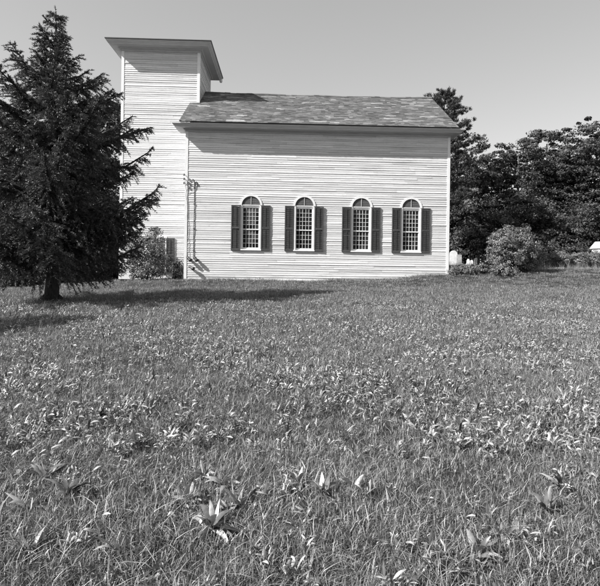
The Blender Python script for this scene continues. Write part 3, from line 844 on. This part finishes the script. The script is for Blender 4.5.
for (a_, b_, t_, lab_) in ((528, 552, 253, 'left end of the waist high scrub, beside the round bush'), (548, 572, 251, 'waist high scrub under the peak of the church shadow'), (568, 590, 252, 'sunlit waist high scrub in front of the picket fence'), (586, 612, 251, 'sunlit waist high scrub at the right edge')):
    shrub(a_, b_, t_-1, 268, 33.9, lab_, name='scrub', mat_='bush', clumps=420, per=60, size=.028, spread=.11, group='scrub before the picket fence')
shrub(-10, 110, 250, 289, 29.2, 'long dark hedge of undergrowth beneath the trees at left', name='undergrowth', mat_='leafA', clumps=500, per=60, size=.06, spread=.3)
shrub(480, 604, 237, 262, 42.5, 'dark undergrowth beneath the right woods', name='undergrowth', mat_='leafA', clumps=500, per=60, size=.07, spread=.3)

# ---- headstones
def headstone(px0, px1, ptop, Y, style, label, m_='stone', th=.09, tilt=0):
    X0 = at_depth(px0, 265, Y)[0]; X1 = at_depth(px1, 265, Y)[0]; X = (X0+X1)/2; hw = (X1-X0)/2
    g = float(gz(X, Y)); H = at_depth((px0+px1)/2, ptop, Y)[2]-g
    out = [(-hw, -.2)]
    if style == 'round': out += [(-hw, H-hw)]+[(-hw*math.cos(t), H-hw+hw*math.sin(t)) for t in np.linspace(.1, PI-.1, 13)]+[(hw, H-hw)]
    elif style == 'shoulder': out += [(-hw, H-hw*.9), (-hw*.8, H-hw*.9)]+[(-hw*.8*math.cos(t), H-hw*.8+hw*.8*math.sin(t)) for t in np.linspace(.1, PI-.1, 11)]+[(hw*.8, H-hw*.9), (hw, H-hw*.9)]
    elif style == 'point': out += [(-hw, H-hw*.9), (-hw*.2, H-.02), (0, H), (hw*.2, H-.02), (hw, H-hw*.9)]
    else: out += [(-hw, H-.03), (-hw+.03, H), (hw-.03, H), (hw, H-.03)]
    out += [(hw, -.2)]
    n = len(out); V = [(x, -th/2, z) for x, z in out]+[(x, th/2, z) for x, z in out]
    F = [tuple(range(n)), tuple(range(n, 2*n))[::-1]]+[(i, n+i, n+(i+1)%n, (i+1)%n) for i in range(n)]
    b = MB(); b.add(V, F); o = b.build('headstone', M[m_]); bv = o.modifiers.new('bevel', 'BEVEL'); bv.width = .008; bv.segments = 2
    o.location = (X, Y, g); o.rotation_euler = (rng.normal(0, .03), tilt, rng.normal(-.35, .08)); tag(o, label, 'headstone', 'headstones beside the church')
headstone(449.8, 457.6, 250.5, 41, 'round', 'tall white round-topped headstone beside the church corner')
headstone(457.0, 462, 254.6, 40.6, 'flat', 'square-topped grey headstone right of the tall white one', 'gstone', .14)
headstone(466.7, 469.8, 259, 40.5, 'shoulder', 'small white headstone, leftmost of the short row of three', tilt=.05)
headstone(470.6, 473.6, 260, 40.8, 'round', 'small white headstone, middle of the short row of three', tilt=-.03)
headstone(474.2, 477, 257.5, 40.6, 'point', 'small pointed white headstone, right end of the short row of three', tilt=.08)
# ---- dark stake fence beside them
X0, _, _ = at_depth(479.5, 262, 36.5); X1, _, _ = at_depth(485.5, 262, 36.5); g = float(gz(X0, 36.5))
fn = empty('stake_fence', (X0, 36.5, g), 0, label='short dark stake fence between the small headstones and the round bush', cat='fence')
for k in range(3):
    b = MB(); b.box(k*.19-.025, k*.19+.025, -.025, .025, -.1, .95+.06*(k % 2)); b.build('post', M['darkwood'], fn)
for zr in (.3, .72): b = MB(); b.box(-.12, .5, .027, .05, zr, zr+.06); b.build('rail', M['darkwood'], fn)

# ---- picket fence at right, small white shed beyond
Xs = at_depth(548, 262, 36.2)[0]; Xe = at_depth(625, 262, 36.2)[0]
fp = empty('picket_fence', (Xs, 36.2, float(gz(Xs, 36.2))), 0, label='weathered pale picket fence running behind the waist high scrub to the right edge', cat='fence')
n = int((Xe-Xs)/.13); n = min(n, 60)
for k in range(n):
    x = k*(Xe-Xs)/n; h = .95+random.uniform(-.08, .08); l_ = random.uniform(-.03, .03); b = MB()
    V = [(x-.032, -.012, -.1), (x+.032, -.012, -.1), (x+.032+l_, -.012, h), (x+l_, -.012, h+.06), (x-.032+l_, -.012, h)]
    V += [(a, .012, c_) for a, _, c_ in V]
    b.add(V, [(0,1,2,3,4), (9,8,7,6,5)]+[(i, 5+i, 5+(i+1) % 5, (i+1) % 5) for i in range(5)]); b.build('picket', M['fence'], fp)
for z in (.3, .75):
    b = MB(); b.box(-.1, Xe-Xs, .014, .05, z-.035, z+.035); b.build('rail', M['fence'], fp)
for k in range(4):
    b = MB(); x = k*(Xe-Xs)/3.2; b.box(x-.05, x+.05, .052, .14, -.2, 1.0); b.build('post', M['fence'], fp)
X, _, zt = at_depth(609, 241, 38); g = float(gz(X, 38))
sh = empty('shed', (X, 38, g), .1, label='tiny white gabled shed beyond the picket fence at right', cat='shed')
h = (zt-g); b = MB(); wv = .34
V = [(-wv,0,0),(wv,0,0),(wv,0,h-.45),(0,0,h-.06),(-wv,0,h-.45)]; V += [(a, 1.4, c_) for a, _, c_ in V]
b.add(V, [(0,1,2,3,4), (9,8,7,6,5)]+[(i, 5+i, 5+(i+1) % 5, (i+1) % 5) for i in (0,1,4)]); b.build('wall', M['shed'], sh)
b = MB()
for s in (-1, 1):
    V = [(0,-.1,h), (s*.44,-.1,h-.50), (s*.44,1.5,h-.50), (0,1.5,h)]; V += [(a, b_, c_-.04) for a, b_, c_ in V]
    b.add(V, [(0,1,2,3), (7,6,5,4), (0,4,5,1), (1,5,6,2), (2,6,7,3)])
b.build('roof', M['shed'], sh)
b = MB(); b.box(-.15, .15, -.03, -.002, .05, 1.2); b.build('door', M['fence'], sh)

# ------------------------------------------------------------------ grass and weeds (instanced: nobody could count them)
def blade_patch(name, n, rad, h0, h1, w0, w1, m_, lean=.5, seed=1):
    r_ = np.random.default_rng(seed)
    p = r_.normal(0, rad*.55, (n, 2)); h = r_.uniform(h0, h1, n); wd = r_.uniform(w0, w1, n)
    th = r_.uniform(0, 2*PI, n); le = np.abs(r_.normal(0, lean, n))*h; ph = th+PI/2+r_.normal(0, .6, n)
    dx, dy = np.cos(th), np.sin(th); sx_, sy_ = np.cos(ph)*wd/2, np.sin(ph)*wd/2
    V = []; ts = (0, .4, .75, 1); ws = (1, .85, .55, .06)
    for t, k in zip(ts, ws):
        cx_ = p[:, 0]+dx*le*t**2; cy_ = p[:, 1]+dy*le*t**2; cz = h*(t-.25*t*t*np.minimum(1, le/h))
        V.append(np.stack([cx_-sx_*k, cy_-sy_*k, cz], 1)); V.append(np.stack([cx_+sx_*k, cy_+sy_*k, cz], 1))
    V = np.stack(V, 1).reshape(-1, 3); base = np.arange(n)[:, None]*8
    F = np.concatenate([base+np.array([0,1,3,2]), base+np.array([2,3,5,4]), base+np.array([4,5,7,6])], 0)
    R = np.tile(np.clip(r_.beta(.9, 1.7, n), 0, 1), 3)
    return np_mesh(name, V, F, R, m_, link=False)
def lance_leaf(p, th, elev, Lf, W, curl, r_, nseg=6, roll=0):
    """one lance shaped leaf; returns verts, faces"""
    V = []; F = []
    u = np.array([math.cos(th), math.sin(th), 0]); pos = np.array(p, float); e = elev
    s = np.array([-u[1], u[0], 0])
    for i in range(nseg+1):
        t = i/nseg; wd = W*(math.sin(PI*min(1, t*.92+.06))**.8)*(1-.25*t)+.002
        d = u*math.cos(e)+np.array([0, 0, 1])*math.sin(e); nn = np.cross(s, d)
        ss = s*math.cos(roll*t)+nn*math.sin(roll*t)
        V += [pos-ss*wd/2+nn*wd*.16, pos.copy(), pos+ss*wd/2+nn*wd*.16]
        pos = pos+d*Lf/nseg; e -= curl/nseg
    for i in range(nseg):
        a = i*3; F += [(a, a+1, a+4, a+3), (a+1, a+2, a+5, a+4)]
    return V, F
def rosette(name, n, Lr, Wr, er, m_, seed, stem=None, link=False, rr=None):
    r_ = np.random.default_rng(seed); V = []; F = []; R = []
    for i in range(n):
        Lf = r_.uniform(*Lr); b = len(V)
        z = 0 if stem is None else r_.uniform(0, stem)
        v, f = lance_leaf((r_.normal(0, .012), r_.normal(0, .012), z), r_.uniform(0, 2*PI), r_.uniform(*er), Lf, Lf*r_.uniform(*Wr), r_.uniform(.1, 2.2), r_, 5, r_.normal(0, .9))
        V += v; F += [tuple(b+q for q in ff) for ff in f]; c = r_.uniform(0, 1) if rr is None else np.clip(r_.normal(*rr), 0, 1); R += [c]*len(f)
    o = np_mesh(name, np.array(V), np.array(F), np.array(R), m_, link=link)
    o.data.polygons.foreach_set('use_smooth', [True]*len(F)); return o
grassC = bpy.data.collections.new('grass_sources'); weedC = bpy.data.collections.new('weed_sources'); strawC = bpy.data.collections.new('tall_sources')
for i in range(7): grassC.objects.link(blade_patch('tuft', 84, .21, .03, .10, .0022, .0068, M['grass'], .95, i+3))
for i in range(8): weedC.objects.link(rosette('rosette', random.randint(9, 17), (.03, .085), (.13, .27), (.35, 1.45), M['weed'], 40+i, .10))
for i in range(4): strawC.objects.link(blade_patch('stalks', 14, .14, .16, .34, .002, .006, M['grass'], .35, 80+i))
def scatter(name, pts, coll, smin, smax, seed, label, tiltmax=.18):
    me = bpy.data.meshes.new(name); me.vertices.add(len(pts)); me.vertices.foreach_set('co', pts[:, :3].astype(np.float32).ravel())
    at = me.attributes.new('sc', 'FLOAT', 'POINT'); at.data.foreach_set('value', pts[:, 3].astype(np.float32)); me.update()
    o = bpy.data.objects.new(name, me); COL.objects.link(o)
    ng = bpy.data.node_groups.new(name+'_nodes', 'GeometryNodeTree')
    ng.interface.new_socket('Geometry', in_out='INPUT', socket_type='NodeSocketGeometry'); ng.interface.new_socket('Geometry', in_out='OUTPUT', socket_type='NodeSocketGeometry')
    gi = ng.nodes.new('NodeGroupInput'); go = ng.nodes.new('NodeGroupOutput')
    ip = ng.nodes.new('GeometryNodeInstanceOnPoints'); ci = ng.nodes.new('GeometryNodeCollectionInfo')
    ci.inputs['Collection'].default_value = coll; ci.inputs['Separate Children'].default_value = True; ci.inputs['Reset Children'].default_value = True
    ip.inputs['Pick Instance'].default_value = True
    rv = ng.nodes.new('FunctionNodeRandomValue'); rv.data_type = 'FLOAT_VECTOR'
    rv.inputs[0].default_value = (-tiltmax, -tiltmax, 0); rv.inputs[1].default_value = (tiltmax, tiltmax, 2*PI); rv.inputs['Seed'].default_value = seed
    na = ng.nodes.new('GeometryNodeInputNamedAttribute'); na.data_type = 'FLOAT'; na.inputs['Name'].default_value = 'sc'
    L_ = ng.links.new
    L_(gi.outputs[0], ip.inputs['Points']); L_(ci.outputs[0], ip.inputs['Instance']); L_(rv.outputs[0], ip.inputs['Rotation']); L_(na.outputs[0], ip.inputs['Scale'])
    L_(ip.outputs[0], go.inputs[0])
    md = o.modifiers.new('scatter', 'NODES'); md.node_group = ng
    tag(o, label, 'grass', None, 'stuff'); return o
def inside_church(X, Y):
    c, s = math.cos(-YAW), math.sin(-YAW); x = X-ORG[0]; y = Y-ORG[1]; lx = c*x-s*y; ly = s*x+c*y
    m_ = .06
    return ((lx > -m_) & (lx < L+m_) & (ly > -m_) & (ly < D+m_)) | ((lx > TX0-m_) & (lx < .2) & (ly > TY0-m_) & (ly < TY1+m_))
def field(bands, seed, patch=None):
    r_ = np.random.default_rng(seed); out = []
    for (y0, y1, dens, s0, s1) in bands:
        hw = y1*.66+1.6; n = int((y1-y0)*2*hw*dens)
        X = r_.uniform(-hw, hw, n); Y = r_.uniform(y0, y1, n)
        keep = ~inside_church(X, Y)
        if patch is not None: keep &= r_.random(n) < patch(X, Y)
        X, Y = X[keep], Y[keep]; out.append(np.stack([X, Y, gz(X, Y)-.01, r_.uniform(s0, s1, len(X))], 1))
    return np.concatenate(out)
def pn(X, Y, f, s):   # cheap smooth noise 0..1
    v = np.sin(X*f+s)*np.cos(Y*f*1.1-s*2)+np.sin((X+Y)*f*.73+s*3)*.8+np.sin((X-Y*1.4)*f*1.9+s)*.6+np.cos((X*1.7+Y)*f*2.7-s)*.4
    return np.clip(.5+v*.25, 0, 1)
P = field([(1.0, 4, 150, .55, 1.05), (4, 8, 105, .6, 1.05), (8, 14, 58, .7, 1.2), (14, 24, 28, .75, 1.3), (24, 32, 15, .8, 1.5), (32, 50, 5, 1.2, 2.4)], 5)
P[:, 3] *= (.78+.45*pn(P[:, 0], P[:, 1], 1.3, 2.))*(.88+.3*pn(P[:, 0], P[:, 1], 4.1, 5.))
wn = 260; wx = rng.uniform(.1, L, wn); wy = -np.abs(rng.normal(.06, .10, wn))-.05
wX = ORG[0]+math.cos(YAW)*wx-math.sin(YAW)*wy; wY = ORG[1]+math.sin(YAW)*wx+math.cos(YAW)*wy
P = np.concatenate([P, np.stack([wX, wY, gz(wX, wY)-.01, rng.uniform(.7, 2.0, wn)**1.3], 1)])
near_wall = (P[:, 1] > 22.5); P[near_wall, 3] *= .8
scatter('grass', P, grassC, .6, 1.2, 3, 'rough meadow grass covering the whole foreground up to the church')
W = field([(1.6, 4.0, 80, .5, 1.1), (4.0, 10, 165, .6, 1.4), (10, 17, 115, .6, 1.4), (17, 26, 22, .5, 1.2)], 9,
          lambda X, Y: np.clip((pn(X, Y, 1.6, 4.)-.25)*2.1, .18, 1)*np.where(Y > 15, .6, 1)*np.where(Y < 3.2, .6, 1))
scatter('broadleaf_weeds', W, weedC, .7, 1.5, 8, 'patches of pointed broadleaf weeds through the meadow', .3)
S = field([(1.2, 6, 7, .5, .95), (6, 14, 4, .6, 1.0), (14, 24, 1.5, .5, .9), (26.5, 34, 6, .9, 1.9)], 13, lambda X, Y: np.clip((pn(X, Y, .8, 7.)-.2)*1.6, .08, 1)*np.where(Y > 26, (X > 7).astype(float), 1))
scatter('tall_grass_stalks', S, strawC, .6, 1.2, 12, 'taller thin grass stalks standing above the meadow', .2)

# ---- individual dock plants in the foreground
GD = 'broad leaved dock plants in the foreground'
docks = [
 (190, 505, 14, .17, 'pale dock plant in the big clump, left of its dark arching leaf'),
 (240, 512, 14, .17, 'crowded dock plant at the right side of the big lower centre clump'),
 (205, 482, 12, .15, 'low dock plant at the back of the big lower centre clump'),
 (300, 490, 10, .14, 'dock plant at the left end of the centre foreground clump'),
 (365, 500, 9, .15, 'dock plant at the right end of the centre foreground clump'),
 (45, 482, 9, .17, 'dock plant with a long dark leaf pointing left, behind the big pale one'),
 (500, 540, 9, .15, 'low pale dock plant up and right of the star shaped one'),
 (560, 490, 11, .15, 'leafy dock plant at the right, behind the crumpled one'),
 (420, 400, 12, .20, 'dock clump behind the middle distance plant right of centre'),(68, 500, 10, .22, 'dock plant with big pale upright leaves near the lower left corner'),
 (28, 512, 6, .17, 'small pale dock plant at the left edge of the foreground'),
 (30, 556, 5, .14, 'little two leaved dock plant in the bottom left corner'),
 (122, 556, 5, .17, 'slim dock plant with two narrow upright leaves at lower left'),
 (212, 535, 12, .20, 'dock plant with a dark arching leaf, lower centre left'),
 (226, 492, 11, .16, 'spreading pale dock plant left of the centre foreground'),
 (322, 498, 9, .17, 'dock plant with two upright pointed leaves at the centre foreground'),
 (352, 494, 8, .16, 'dock plant with one tall broad pale leaf right of the centre foreground'),
 (478, 560, 10, .16, 'star shaped dock plant near the bottom right'),
 (548, 512, 9, .15, 'crumpled dark dock plant at lower right'),
 (408, 425, 10, .22, 'leafy dock plant in the middle distance right of centre'),
 (100, 420, 12, .22, 'wide dark dock clump in the middle distance at left'),
 (505, 410, 11, .22, 'upright dock clump in the middle distance at right'),
 (20, 440, 8, .20, 'dock plant at the left edge in the middle distance'),
 (565, 400, 10, .24, 'dock clump near the right edge of the middle distance')]
for k, (px, py, n, Lf, lab) in enumerate(docks):
    x, y, z = on_ground(px, py)
    o = rosette('dock_plant', int(n*1.6), (Lf*.4, Lf*(1.12 if Lf < .2 or py > 450 else .72)), (.15, .26), (.6, 1.52), M['dock'], 200+k, None, True, (.5, .34))
    o.location = (x, y, z+.02); tag(o, lab, 'plant', GD)
print('objects', len(bpy.data.objects))
